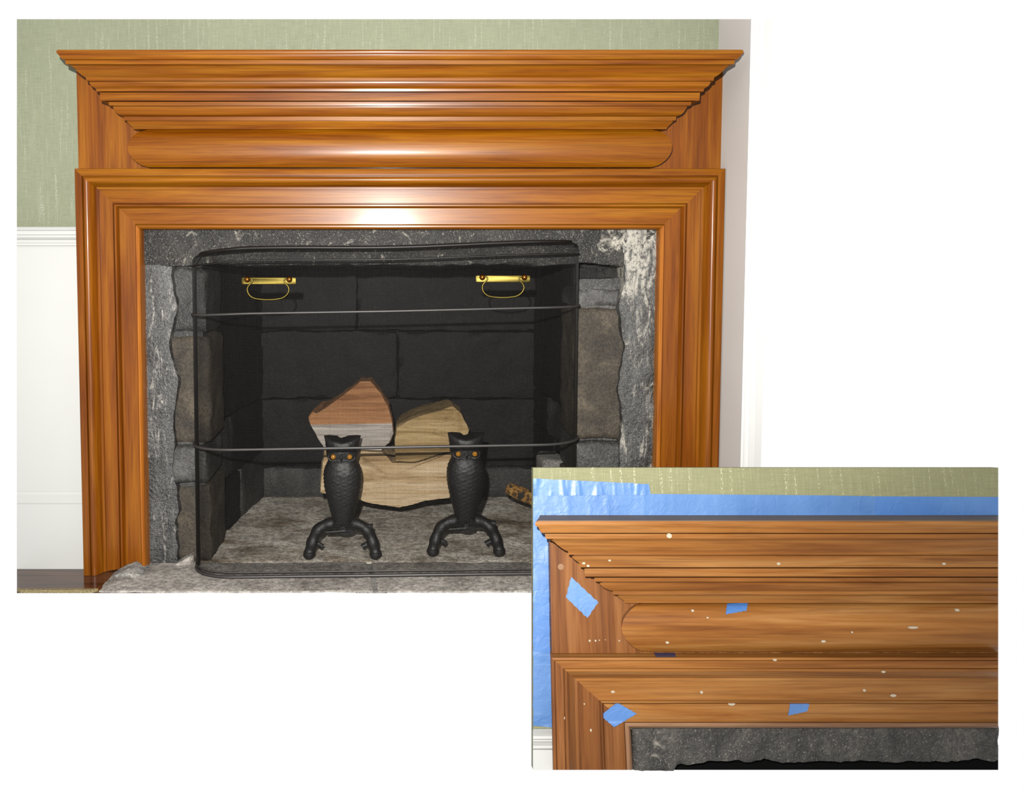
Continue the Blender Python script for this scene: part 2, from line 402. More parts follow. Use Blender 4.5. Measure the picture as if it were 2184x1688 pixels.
finish('mortar_lump', *gridbox(q.x - 0.03, q.x + 0.03, -0.012, 0.02, 0.0, 0.028, 0.006, 0.005, 34, 5, 0.008, lambda p: Vector((p.x, p.y, p.z * min(1, max(0.2, (p.x - q.x + 0.03) / 0.05)))), 0.5), M['hearth'], hearth, 60)

# ------------------------------------------------------------------ masonry
G1, G2, G3 = sr(44, 43, 42, K), sr(84, 83, 81, K), sr(126, 125, 122, K)
M['lintel'] = stone('dark dressed stone', sr(16, 14, 13, K), sr(42, 39, 36, K), sr(84, 79, 73, K),
    [(at(1350, 510, 0), 0.17, 0.34), (at(1390, 560, 0), 0.10, 0.2), (at(345, 545, 0), 0.07, 0.25)], sr(232, 224, 208, K), 0.64)
M['render_l'] = stone('smoked grey render', sr(34, 33, 33, K), sr(74, 73, 73, K), sr(112, 111, 110, K),
    [(at(352, 1027, 0), 0.03, 0.5), (at(320, 1090, 0), 0.02, 0.3)], sr(214, 208, 198, K), 0.61, (2.2, 1, 0.5), 0.38, 0.35)
M['render_r'] = stone('smoked grey render pale top', sr(38, 37, 36, K), sr(80, 79, 77, K), sr(118, 117, 114, K),
    [(at(1360, 540, 0), 0.22, 0.3), (at(1340, 920, 0), 0.05, 0.15)], sr(218, 212, 198, K), 0.61, (2.0, 1, 0.5), 0.42, 0.3)
M['brown_stone'] = stone('brown rubble stone', sr(48, 42, 34, K), sr(84, 74, 60, K), sr(116, 104, 86, K), (), sr(150, 140, 124, K), 0.78, None, 0.7, 0.3, 1.3)
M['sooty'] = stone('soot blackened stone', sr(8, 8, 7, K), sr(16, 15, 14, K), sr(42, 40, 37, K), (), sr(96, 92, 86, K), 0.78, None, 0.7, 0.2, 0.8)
M['soot'] = plain('black soot and shade', sr(6, 6, 6, K), 0.8, 0.05, 0, 0.3, 30)  # near black, the opening's shade is put into this colour
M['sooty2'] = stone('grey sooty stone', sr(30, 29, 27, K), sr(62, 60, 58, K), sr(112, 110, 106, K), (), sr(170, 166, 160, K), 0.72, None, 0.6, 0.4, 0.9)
mas = tag(empty('fireplace_masonry', (0, 0.1, 0)), 'dark smoke stained stone surround and firebox inside the mantelpiece', 'fireplace')
def blk(name, x0, x1, y0, y1, z0, z1, mat, seed, step=0.014, amp=0.004, rnd=0.008, freq=16, fine=0.4, warp=None):
    v, f = gridbox(x0, x1, y0 - 0.1, y1 - 0.1, z0, z1, step, amp, freq, seed, rnd, warp, fine)
    o = finish(name, [(a[0], a[1], a[2]) for a in v], f, mat, mas, 60)
    return o
LB = at(853, 566, 0).z          # underside of the lintel
def lw(p):
    if p.z < LB + 0.03: p.z += 0.007 * noise.noise(Vector((p.x * 9, 1, 2))) + 0.004 * noise.noise(Vector((p.x * 31, 1, 2)))
    return p
blk('lintel', -HX, HX, -0.004, 0.16, LB, HZ, M['lintel'], 1, 0.012, 0.0035, 0.006, 18, 0.5, lw)
# rendered jambs; the outer faces
jl = at(372, 800, 0).x; jr = at(1324, 800, 0).x
def ragl(p):
    if p.x > jl - 0.03: p.x += 0.014 * noise.noise(Vector((p.z * 9, 5, 1))) + 0.006 * noise.noise(Vector((p.z * 30, 5, 1)))
    return p
def ragr(p):
    if p.x < jr + 0.03: p.x += 0.010 * noise.noise(Vector((p.z * 9, 8, 1))) + 0.005 * noise.noise(Vector((p.z * 30, 8, 1)))
    return p
blk('rendered_jamb', -HX, jl, 0.0, 0.16, 0.0, LB + 0.010, M['render_l'], 2, 0.013, 0.005, 0.006, 14, 0.4, ragl)
blk('rendered_jamb', jr, HX, -0.0065, 0.16, 0.0, HZ - 0.012, M['render_r'], 3, 0.013, 0.005, 0.006, 14, 0.4, ragr)
# exposed stones just inside the jambs
lx0, lx1 = jl - 0.03, at(448, 800, 0.05).x
def zz(py, px=400): return at(px, py, 0.03).z
for k, (t, b, m, dy) in enumerate([(572, 710, 'sooty2', 0.022), (716, 944, 'brown_stone', 0.018), (948, 1028, 'sooty2', 0.006), (1034, 1200, 'brown_stone', 0.02)]):
    blk('jamb_stone', lx0, lx1 + 0.006 * (k % 2), dy, 0.20, max(0.002, zz(b)), zz(t), M[m], 10 + k, 0.016, 0.005, 0.012)
rx0, rx1 = at(1218, 800, 0.05).x, jr + 0.03
for k, (t, b, m, dy) in enumerate([(570, 612, 'sooty', 0.05), (616, 654, 'sooty2', 0.020), (658, 934, 'brown_stone', 0.012), (940, 1012, 'sooty2', 0.004), (1018, 1200, 'brown_stone', 0.012)]):
    blk('jamb_stone', rx0, rx1, dy, 0.20, max(0.002, zz(b, 1280)), zz(t, 1280), M[m], 20 + k, 0.016, 0.005, 0.012)
blk('mortar_bed', jl - 0.02, lx1 - 0.012, 0.030, 0.19, 0.0, LB + 0.005, M['sooty2'], 61, 0.014, 0.004, 0.004)
blk('mortar_bed', rx0 + 0.012, jr + 0.02, 0.027, 0.19, 0.0, LB - 0.035, M['sooty2'], 62, 0.014, 0.004, 0.004)
# firebox: back and splayed sides of big sooty stones, closed above
YB = onz(700, 1064).y
xb0, xb1 = at(562, 1000, YB).x, at(1136, 1000, YB).x
TOPF = 1.02
lay = [0.0, 0.115, 0.36, 0.60, 0.82, TOPF]
cols = [[(0, .44), (.44, 1)], [(0, .3), (.3, .66), (.66, 1)], [(0, .5), (.5, 1)], [(0, .36), (.36, 1)], [(0, 1)]]
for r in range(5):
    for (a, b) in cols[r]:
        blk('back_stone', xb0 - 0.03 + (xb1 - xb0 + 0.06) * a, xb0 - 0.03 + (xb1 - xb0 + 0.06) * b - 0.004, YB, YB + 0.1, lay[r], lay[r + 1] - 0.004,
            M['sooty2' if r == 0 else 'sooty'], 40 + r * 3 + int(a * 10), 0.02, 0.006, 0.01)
def side(x_front, x_back, sgn, seed, specs):
    for r, (z0, z1, splits) in enumerate(specs):
        for (a, b, mt) in splits:
            def warp(p, a=a, b=b):
                # slide the block so that it follows the splay
                t = (p.y + 0.1 - 0.06) / (YB - 0.06)
                p.x += x_front + (x_back - x_front) * t
                return p
            y0, y1 = 0.06 + (YB + 0.05 - 0.06) * a, 0.06 + (YB + 0.05 - 0.06) * b - 0.004
            x0, x1 = (-0.11, 0.0) if sgn < 0 else (0.0, 0.11)
            blk('side_stone', x0, x1, y0, y1, z0, z1 - 0.004, M[mt], seed + r * 5 + int(a * 10), 0.02, 0.006, 0.01, 16, 0.4, warp)
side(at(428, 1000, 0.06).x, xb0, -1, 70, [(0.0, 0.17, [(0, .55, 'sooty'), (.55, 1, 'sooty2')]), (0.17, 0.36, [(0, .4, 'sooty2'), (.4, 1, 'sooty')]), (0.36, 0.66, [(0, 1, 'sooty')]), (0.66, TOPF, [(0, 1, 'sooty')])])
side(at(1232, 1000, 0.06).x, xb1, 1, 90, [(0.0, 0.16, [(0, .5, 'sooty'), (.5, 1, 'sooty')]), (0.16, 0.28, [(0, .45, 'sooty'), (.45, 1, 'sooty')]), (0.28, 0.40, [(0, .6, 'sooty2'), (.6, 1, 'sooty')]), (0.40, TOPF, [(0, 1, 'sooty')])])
for (x0, x1, y0, y1) in ((-0.72, 0.72, YB + 0.085, YB + 0.11), (-0.74, -0.70, 0.05, YB + 0.11), (0.70, 0.74, 0.05, YB + 0.11)):
    blk('light_backing', x0, x1, y0, y1, -0.01, TOPF + 0.02, M['sooty'], 35, 0.2, 0.0, 0.0)  # unseen backing added to stop surround light leaking between the stones
q = at(1181, 985, 0.26)
blk('ledge_stone', q.x - 0.046, q.x + 0.09, 0.2, 0.32, q.z - 0.05, q.z + 0.02, M['mortar'], 33, 0.012, 0.004, 0.012)
blk('firebox_roof', -0.72, 0.72, 0.0, YB + 0.12, TOPF - 0.012, TOPF + 0.04, M['sooty'], 34, 0.08, 0.003, 0.004)

# ------------------------------------------------------------------ mantelpiece
mant = tag(empty('mantelpiece', (0, -0.03, 0)), 'varnished orange pine mantelpiece around the fireplace with stepped cornice', 'mantelpiece')
def child(o, p, mw=None):
    o.parent = p; o.matrix_parent_inverse = p.matrix_world.inverted() if mw is None else Matrix(); return o
YBB = -0.03                                   # face of the back board
bz0, bz1 = at(853, 362, -0.06).z, at(853, 140, -0.06).z
def fix(o):                                   # mesh was modelled in world space under an Empty that is moved
    o.matrix_parent_inverse = Matrix.Translation(-Vector(o.parent.location)); return o
fix(finish('back_board', *boxm(-0.853, 0.853, YBB, -0.001, bz0 - 0.02, bz1), M['wood_z'], mant))
# cornice profile measured along the middle: (picture row, run of the end silhouette)
CRP = [(106, 75), (107.5, 62), (110, 55), (113, 60), (115.5, 72), (116.3, 82), (118.5, 86), (122, 100), (126, 121), (126.8, 130), (127, 158), (136.6, 162), (137.4, 172), (137.6, 196), (140, 226), (144.5, 262), (151, 292), (157, 330), (162, 370), (165, 398), (166, 405), (172.2, 407), (172.4, 421), (173, 443), (178, 450), (184, 474), (188, 514), (189.5, 524), (195, 533), (195.5, 552), (196, 577), (214.8, 580), (215.3, 620), (216, 683), (225, 692), (225.4, 712), (226, 738), (231, 748), (238, 772), (244, 808), (248.4, 868), (249, 878), (256.8, 881), (257.2, 897), (258, 914), (261, 926), (266, 956), (271, 990), (275.5, 1006)]
def quirks(pr, dy, nq, deep):
    out = []
    for a, b in zip(pr, pr[1:] + [None]):
        out.append(a)
        if b and b[1] - a[1] > 12 and b[0] - a[0] < dy * 1.1:
            out += [(b[0], b[1] + deep), (b[0] + nq * 0.8, b[1] + deep), (b[0] + nq, b[1])]
    res = [out[0]]
    for p in out[1:]:
        res.append((max(p[0], res[-1][0] + 1e-3), p[1]))
    return res
CRP = quirks(CRP, 0.7, 1.3, 32)
def o_of(u): return 0.040 + 0.136 * (1005 - u) / 950
X0 = 0.652
def sweep3(prof, xhalf, yb, cap_top=True):
    """prof = (offset, z); runs left return, front, right return with mitred corners"""
    V, Fc, n = [], [], len(prof)
    for row in prof:
        o, z = row[0], row[1]; q = row[2] if len(row) > 2 else o      # q = run of the end returns
        V += [(-xhalf - q, yb + 0.001, z), (-xhalf - q, yb - o, z), (xhalf + q, yb - o, z), (xhalf + q, yb + 0.001, z)]
    for i in range(n - 1):
        for j in range(3):
            Fc.append((i * 4 + j, i * 4 + j + 1, i * 4 + 4 + j + 1, i * 4 + 4 + j))
    Fc.append((0, 1, 2, 3)); k = (n - 1) * 4; Fc.append((k + 3, k + 2, k + 1, k))
    return V, Fc
prof = []
for (y, u) in CRP:
    o = o_of(u); prof.append((o, at(853, y, YBB - o).z))
# split into shelf, upper cornice and bed mould so each board is its own part
cut1 = next(i for i, (y, u) in enumerate(CRP) if y >= 127)
cut2 = next(i for i, (y, u) in enumerate(CRP) if y >= 196)
cut3 = next(i for i, (y, u) in enumerate(CRP) if y >= 216)
for nm, pr in (('shelf', prof[:cut1]), ('crown_moulding', prof[cut1:cut2]), ('cornice_fascia', prof[cut2:cut3]), ('bed_moulding', prof[cut3:])):
    fix(finish(nm, *sweep3(pr, X0, YBB), M['wood_x'], mant, 28))
fp = []
zt, zb = prof[-1][1], at(853, 359, YBB - 0.01).z
for i in range(25):
    t = i / 24; fp.append((0.031 + 0.019 * (1 - abs(2 * t - 1) ** 2.7), zt + (zb - zt) * t, 0.006 + 0.046 * math.sin(math.pi * t) ** 0.55))
fix(finish('cushion_frieze', *sweep3(fp, X0, YBB), M['wood_x'], mant, 40))
# architrave: profile across its width (units of 1.2 mm inward, projection in m)
ARP = [(0, 0.0), (0, 0.066), (1.2, 0.071), (3, 0.072), (16.2, 0.072), (16.8, 0.064), (17.6, 0.064), (18.2, 0.069), (20, 0.0716), (22, 0.0728), (24.5, 0.0731), (27, 0.0722), (29.5, 0.0696), (32, 0.065), (34.5, 0.059), (37, 0.0515), (38.6, 0.046), (44, 0.046), (44.4, 0.041), (73, 0.041), (73.6, 0.034), (74.6, 0.034), (75.4, 0.039), (77, 0.042), (80, 0.042), (82, 0.038), (83.2, 0.032), (84, 0.028), (119, 0.028), (119.2, 0.0)]
IBP = [(119.3, 0.0), (119.3, 0.030), (120.2, 0.035), (122.5, 0.0385), (126, 0.0385), (129, 0.035), (130.6, 0.028), (131, 0.018), (131, -0.012)]
UQ = 0.157 / 131
XO = 0.848; ZO = at(853, 359, -0.072).z
def arch(prof, nm, mats):
    n = len(prof)
    for part in ('head', 'left', 'right'):
        V = []
        for (d, p) in prof:
            d *= UQ
            if part == 'head': V += [(-XO + d, -p, ZO - d), (XO - d, -p, ZO - d)]
            elif part == 'left': V += [(-XO + d, -p, zfoot(d)), (-XO + d, -p, ZO - d)]
            else: V += [(XO - d, -p, 0.007), (XO - d, -p, ZO - d)]
        Fc = [(2 * i, 2 * i + 1, 2 * i + 3, 2 * i + 2) for i in range(n - 1)]
        Fc += [tuple(2 * i for i in range(n)), tuple(2 * i + 1 for i in range(n))[::-1], (0, 1, 2 * n - 1, 2 * n - 2)]
        fix(finish(nm[0] if part == 'head' else nm[1], V, Fc, mats[0] if part == 'head' else mats[1], mant, 28))
def zfoot(d): return 0.001 if d < 0.085 else 0.0075
arch(ARP, ('architrave_head', 'architrave_jamb'), (M['wood_x'], M['wood_z']))
arch(IBP, ('bead_strip', 'bead_strip'), (M['wood_x'], M['bead']))

# ------------------------------------------------------------------ fire screen
scr = tag(empty('fire_screen', (-0.036, -0.10, 0.006)), 'curved black wire mesh fire screen with two brass handles on the hearth', 'fire screen')
SXL, SXR, SYF, SYB = -0.556, 0.484, -0.105, -0.008
ZTOP = at(760, 524, -0.085).z - 0.010
CRX, CRY = 0.115, 0.088
def plan(s, e=0.0):
    """s in 0..1 along the front, left side to right side; e = inset"""
    x0, x1, y0 = SXL + e, SXR - e, SYF + e * 0.9
    rx_, ry_ = CRX, CRY
    l1 = max(0.0, SYB - (y0 + ry_)); l2 = math.pi / 2 * math.sqrt((rx_ ** 2 + ry_ ** 2) / 2); l3 = (x1 - x0) - 2 * rx_
    Ltot = 2 * l1 + 2 * l2 + l3; d = s * Ltot
    if d < l1: x, y = x0, SYB - d
    elif d < l1 + l2:
        a = (d - l1) / l2 * math.pi / 2; x, y = x0 + rx_ * (1 - math.cos(a)), y0 + ry_ - ry_ * math.sin(a)
    elif d < l1 + l2 + l3: x, y = x0 + rx_ + (d - l1 - l2), y0
    elif d < l1 + 2 * l2 + l3:
        a = (d - l1 - l2 - l3) / l2 * math.pi / 2; x, y = x1 - rx_ + rx_ * math.sin(a), y0 + ry_ - ry_ * math.cos(a)
    else: x, y = x1, y0 + ry_ + (d - l1 - 2 * l2 - l3)
    return x, y + 0.022 * (x - SXL) / (SXR - SXL)
HB = 0.018
def spt(s, h):
    """point of the mesh skin; h in 0..1 up the screen, the top rolls back"""
    zbend = ZTOP - HB
    tot = zbend + HB * math.pi / 2; d = h * tot
    if d <= zbend: e, z = 0.0, d
    else:
        a = (d - zbend) / HB; e, z = HB * (1 - math.cos(a)), zbend + HB * math.sin(a)
    x, y = plan(s, e)
    t = (x - SXL) / (SXR - SXL)
    z = z * (1 + 0.022 * (t - 0.5)) - 0.012 * max(0, 1 - t / 0.16) ** 1.5 * (z / ZTOP) ** 6 + 0.003 * math.sin(t * 9) * (z / ZTOP) ** 8
    z += 0.006 + 0.004 * t
    return Vector((x, y, z))
PITCHW = 0.0037
NL = int(1.22 / PITCHW); NH = int(ZTOP / PITCHW); rw = 0.00036
V, Fc = [], []
def ribbon(pts, r, n=3):
    v, f = tube(pts, r, n, False); k = len(V)
    V.extend(v); Fc.extend(tuple(i + k for i in q) for q in f)
hs = [0, 0.3, 0.6, 0.9, 0.935, 0.955, 0.97, 0.985, 1.0]
for i in range(NL + 1):
    ribbon([spt(i / NL, h) for h in hs], rw)
ss = [i / 26 * 0.18 for i in range(27)] + [0.18 + 0.64 * i / 12 for i in range(1, 12)] + [0.82 + i / 26 * 0.18 for i in range(27)]
for j in range(NH + 1):
    ribbon([spt(s, j / NH) for s in ss], rw)
me = bpy.data.meshes.new('wire_mesh'); me.from_pydata([tuple(p) for p in V], [], Fc); me.materials.append(M['wire'])
for p in me.polygons: p.use_smooth = True
o = bpy.data.objects.new('wire_mesh', me); C.objects.link(o); o.parent = scr; fix(o)
tag(o, 'fine square black wire mesh', kind='stuff')
def srod(nm, h, r, out, mat, s0=0.0, s1=1.0):
    pts = []
    for i in range(81):
        s = s0 + (s1 - s0) * i / 80; p = spt(s, h)
        a, b = plan(max(0, s - 0.004)), plan(min(1, s + 0.004))
        nrm = Vector((b[1] - a[1], a[0] - b[0], 0)).normalized()
        pts.append(p + nrm * out)
    return fix(finish(nm, *tube(pts, r, 8), mat, scr, 60))
def hz(py, px=700): # screen height fraction for a picture row
    z = at(px, py, SYF).z - 0.007; tot = ZTOP - HB + HB * math.pi / 2
    return z / tot
srod('cross_rod', hz(665), 0.0034, 0.003, M['rod']); srod('cross_rod', hz(957), 0.0038, 0.003, M['rod'])
srod('bottom_rail', 0.004, 0.0046, 0.001, M['rod']); srod('bottom_rail', 0.018, 0.0018, 0.002, M['rod'])
srod('top_rail', 1.0, 0.0055, 0.0, M['wire']); srod('top_rail', 0.952, 0.0028, 0.001, M['wire'])
for s in (0.0, 1.0):
    fix(finish('end_post', *tube([spt(s, h / 24) for h in range(25)], 0.0055, 8), M['wire'], scr, 60))
def handle(cx, cy):
    yf = SYF + 0.022 * (at(cx, cy, SYF).x - SXL) / (SXR - SXL)
    c = at(cx, cy, yf - 0.005); k = (2.10 + yf) / F
    def P(dx, dy, dd=0.0): return Vector((c.x + dx * k, c.y - dd, c.z - dy * k))
    a = Vector((-58.5 * k, 0, -6.6 * k)); V8 = []
    n = 6; ring = []
    for sx in (1, -1):
        for i in range(n + 1):
            t = math.pi / 2 - math.pi * i / n if sx > 0 else -math.pi / 2 - math.pi * i / n
            ring.append((sx * 53.5 + 4.5 * math.copysign(abs(math.cos(t)) ** 0.6, math.cos(t)), -7.2 * math.copysign(abs(math.sin(t)) ** 0.45, math.sin(t))))
    m = len(ring)
    V8 = [P(x, y, 0.0) for x, y in ring] + [P(x, y, 0.0016) for x, y in ring] + [P(x * 0.985, y * 0.86, 0.0024) for x, y in ring]
    F8 = [(i, (i + 1) % m, m + (i + 1) % m, m + i) for i in range(m)] + [(m + i, m + (i + 1) % m, 2 * m + (i + 1) % m, 2 * m + i) for i in range(m)] + [tuple(range(m))[::-1], tuple(range(2 * m, 3 * m))]
    pl = fix(finish('handle_plate', V8, F8, M['brass'], scr, 30))
    for s in (-1, 1):
        kn = finish('handle_knob', *sphere(P(s * 44.5, -3.5, 0.009), 6.4 * k, 16), M['copper']); kn.parent = pl
        kn.matrix_parent_inverse = pl.matrix_world.inverted() @ Matrix.Translation(Vector((0, 0, 0)))
        kn.matrix_parent_inverse = pl.matrix_parent_inverse.inverted() @ Matrix.Translation(-Vector(scr.location))
    bp = [(-44, -3.5), (-38, -5.5), (-34.5, -3), (-34, 1), (-38, 6), (-43, 12), (-44.5, 20), (-40, 30), (-30, 36.5), (-14, 39), (0, 39.6), (14, 38.8), (29, 36), (39, 29), (43.5, 20), (42, 12), (37, 6), (33.5, 1), (34.5, -3), (38, -5.5), (44, -3.5)]
    bl = finish('handle_bail', *tube(smooth_path([P(x, y, 0.010) for x, y in bp], 5), 1.7 * k, 8), M['brass'], None, 60); bl.parent = pl
    bl.matrix_parent_inverse = pl.matrix_parent_inverse.inverted() @ Matrix.Translation(-Vector(scr.location))
handle(573.5, 599.5); handle(1072.5, 595)

# ------------------------------------------------------------------ andirons
def andiron(foot_px, foot_py, label):
    base = onz(foot_px, foot_py, 0.007); root = tag(empty('owl_andiron', base), label, 'andiron', 'owl andirons in the firebox')
    k = (base.y - CAM.y) / F * 1.004; top = 924 if foot_px < 800 else 920
    # local frame: x right, y back, z up; rows measured in pixels above the feet
    def Pp(dx, up, dy=0.0): return Vector((dx * k, dy, up * k))
    # owl: rings (height in px above feet, half width, half depth, centre shift)
    R = [(74, 21, 17), (78, 23, 18), (84, 23.5, 19), (96, 26, 21), (114, 30.5, 24), (134, 35.5, 27), (154, 39.5, 29), (172, 41, 30), (186, 40.5, 30), (198, 37.5, 28), (206, 33.5, 26), (211, 31.5, 25), (216, 32, 25.5), (222, 34, 27), (230, 35.2, 28), (240, 35, 28), (248, 34.6, 27), (255, 35, 25), (258, 35, 20), (259, 26, 14), (258, 10, 6)]
    RR = []
    for a, b in zip(R, R[1:]):
        st = max(1, round(abs(b[0] - a[0]) / 2.6))
        for i in range(st): RR.append(tuple(p + (q - p) * i / st for p, q in zip(a, b)))
    R = RR + [R[-1]]
    N = 48; V, Fc = [], []
    for (h, w, d) in R:
        for j in range(N):
            a = 2 * math.pi * j / N; ca, sa = math.cos(a), math.sin(a)
            x = w * math.copysign(abs(ca) ** 0.85, ca); y = d * math.copysign(abs(sa) ** 0.9, sa)
            hh = h
            if h > 235:
                ear = max(0, abs(ca) - 0.55) / 0.45; lift = (h - 235) / 24
                hh = h + 6.5 * ear * lift ; x *= 1 + 0.13 * ear * lift
                hh -= 3.5 * max(0, 1 - abs(ca) * 2.2) * lift
            if 86 < h < 204:                       # feather relief: scalloped breast, folded wings at the sides
                fr = -sa
                if fr > -0.2:
                    s = 1 + 0.03 * math.sin(j * math.pi / 2) * math.sin(h * 0.7)
                    x *= s; y *= s
                if abs(abs(ca) - 0.8) < 0.09: y *= 1.05
            if 218 < h < 244 and sa < -0.3: y *= 0.93 + 0.12 * abs(ca)      # flat facial disc
            V.append(Pp(x, hh, y * k * 0 ) + Vector((0, y * k, 0)))
    n = len(R)
    for i in range(n - 1):
        for j in range(N):
            Fc.append((i * N + j, i * N + (j + 1) % N, (i + 1) * N + (j + 1) % N, (i + 1) * N + j))
    Fc += [tuple(range(N))[::-1], tuple((n - 1) * N + j for j in range(N))]
    body = finish('owl_figure', V, Fc, M['iron'], root, 50)
    for s in (-1, 1):
        finish('eye', *sphere(Pp(s * 17.5 - 0.5, 224) + Vector((0, -25.0 * k, 0)), 5.6 * k, 14, (1, 0.7, 1)), M['amber'], body)
        finish('eye_socket', *tube([Pp(s * 17.5 + 10.5 * math.cos(t) - 0.5, 224 + 9.0 * math.sin(t)) + Vector((0, -24.3 * k + abs(math.cos(t)) * 2.5 * k, 0)) for t in [i * math.pi / 10 for i in range(21)]], 1.9 * k, 6), M['iron'], body)
        finish('brow', *tube([Pp(s * 4, 232) + Vector((0, -27 * k, 0)), Pp(s * 18, 243) + Vector((0, -25.5 * k, 0)), Pp(s * 36, 259) + Vector((0, -9 * k, 0))], [2.4 * k, 3.6 * k, 1.5 * k], 8), M['iron'], body)
    finish('beak', *tube([Pp(-0.5, 230) + Vector((0, -27 * k, 0)), Pp(-0.5, 222) + Vector((0, -31 * k, 0)), Pp(-0.5, 213) + Vector((0, -28 * k, 0))], [3.2 * k, 3.6 * k, 0.8 * k], 8), M['iron'], body)
    # perch with bowed branch legs
    for s in (-1, 1):
        pts = [Pp(s * 6, 72, 0.0), Pp(s * 26, 73, -0.004), Pp(s * 46, 66, -0.008), Pp(s * 59, 50, -0.012), Pp(s * 66, 30, -0.016), Pp(s * 71, 13, -0.02), Pp(s * 73, 9, -0.021)]
        lg = finish('leg', *tube(smooth_path(pts, 5), [12.5 * k * (1 - 0.09 * math.sin(i * 0.9)) if i < 25 else 12.5 * k for i in range(31)], 12), M['iron'], root, 60)
        finish('foot', *sphere(Pp(s * 71, 10.5, -0.021), 13 * k, 14, (1.05, 1.15, 0.82)), M['iron'], lg)
        finish('branch_stub', *tube([Pp(s * 60, 34, -0.014), Pp(s * 48, 30, -0.018), Pp(s * 43, 26, -0.018)], [6.5 * k, 5.5 * k, 5.8 * k], 9), M['iron'], lg)
        if s > 0: finish('branch_stub', *tube([Pp(46, 66, -0.008), Pp(56, 69, -0.012), Pp(64, 68, -0.014)], [8 * k, 6 * k, 7.2 * k], 9), M['iron'], lg)
        else: finish('branch_stub', *tube([Pp(-46, 66, -0.004), Pp(-54, 69, -0.002)], [8 * k, 6 * k], 9), M['iron'], lg)
    for s in (-1, 1):                                   # claws gripping the perch
        for q in (-6, 0, 6):
            finish('claw', *sphere(Pp(s * 12 + q, 77) + Vector((0, -15 * k, 0)), 3.4 * k, 8, (0.9, 1.2, 1.3)), M['iron'], root)
    ny = 0.03
    finish('shank_bar', *tube([Pp(-38, 45, 0.03), Pp(4, 47, 0.034)], [4 * k, 5 * k], 8), M['iron'], root, 60)
    disc = [(Pp(4 + 21 * math.cos(t), 50 + 11.5 * math.sin(t)) + Vector((0, ny, 0))) for t in [2 * math.pi * i / 20 for i in range(20)]]
    finish('shank_stop', disc + [p + Vector((0, 0.012, 0)) for p in disc], [tuple(range(20))[::-1], tuple(range(20, 40))] + [(i, (i + 1) % 20, 20 + (i + 1) % 20, 20 + i) for i in range(20)], M['iron'], root, 40)
    finish('shank', *tube([Pp(0, 74, 0.01), Pp(0, 70, 0.07), Pp(2, 68, 0.12), Pp(2, 68, 0.33), Pp(2, 60, 0.345), Pp(2, 8, 0.35), Pp(2, 2, 0.35)], 7 * k, 10), M['iron'], root, 60)
    return root
andiron(731.5, 1187, 'black cast iron owl andiron in front of the split logs')
andiron(992.5, 1181, 'black cast iron owl andiron beside the lichened stick')

# ------------------------------------------------------------------ firewood
def logmat(nm, d, m_, l, axis='x', rough=0.85):
    return wood(nm, axis, d, m_, l, rough, 0.15, 1.0)
M['log_tan'] = logmat('split oak face', sr(150, 118, 74, K * 1.5), sr(214, 184, 140, K * 1.5), sr(244, 222, 186, K * 1.5))
M['log_red'] = logmat('reddish split face', sr(138, 88, 54, K * 1.5), sr(190, 136, 92, K * 1.5), sr(224, 176, 128, K * 1.5))
M['log_grey'] = logmat('weathered grey wood', sr(140, 132, 124, K * 1.5), sr(186, 178, 170, K * 1.5), sr(222, 214, 204, K * 1.5))
M['log_olive'] = logmat('brown bark face', sr(112, 90, 54, K * 1.5), sr(176, 148, 100, K * 1.5), sr(214, 188, 140, K * 1.5))
def log(name, front, depth, mats, label, crease=None, inset=0.9):
    """front = list of (px,py,y) outline with own depths; body runs back into the firebox"""
    P0 = [at(px, py, y) for px, py, y in front]; n = len(P0)
    c = sum(P0, Vector()) / n
    rings = [P0]
    for t, sc in ((0.1, 1.02), (0.5, 1.0), (1.0, inset)):
        r = []
        for i, p in enumerate(P0):
            q = c + (p - c) * sc; q.y = p.y * (1 - t) + t * (c.y + depth) if t == 1 else p.y + depth * t
            q += Vector((noise.noise(Vector((i * 1.3, t * 4, 1))), 0, noise.noise(Vector((i * 1.1, t * 4, 7))))) * 0.006
            r.append(q)
        rings.append(r)
    V = [p for r in rings for p in r]; Fc = []; fm = []
    for k in range(3):
        for i in range(n):
            Fc.append((k * n + i, k * n + (i + 1) % n, (k + 1) * n + (i + 1) % n, (k + 1) * n + i)); fm.append(0)
    Fc.append(tuple(3 * n + i for i in range(n))[::-1]); fm.append(0)
    if crease:                                   # two facets meeting in a ridge
        a, b = crease
        Fc.append(tuple(range(a, b + 1))); fm.append(0)
        Fc.append(tuple(list(range(b, n)) + list(range(0, a + 1)))); fm.append(1)
    else:
        mid = len(V); V.append(c + Vector((0, -0.012, 0)))
        for i in range(n): Fc.append((i, (i + 1) % n, mid)); fm.append(0)
    me = bpy.data.meshes.new(name); me.from_pydata([tuple(v) for v in V], [], Fc)
    for mm in mats: me.materials.append(mm)
    for p, i in zip(me.polygons, fm): p.material_index = i
    bm = bmesh.new(); bm.from_mesh(me)
    bmesh.ops.triangulate(bm, faces=[f for f in bm.faces if len(f.verts) > 4])
    bmesh.ops.subdivide_edges(bm, edges=bm.edges[:], cuts=2, use_grid_fill=True)
    for v in bm.verts:
        nv = noise.noise_vector(v.co * 40) * 0.0022 + noise.noise_vector(Vector((v.co.x * 8, v.co.y * 8, v.co.z * 70))) * 0.0022
        v.co += nv
    bmesh.ops.recalc_face_normals(bm, faces=bm.faces); bm.to_mesh(me); bm.free()
    o = bpy.data.objects.new(name, me); C.objects.link(o)
    return tag(o, label, 'log', 'split firewood in the firebox')
LY = 0.205
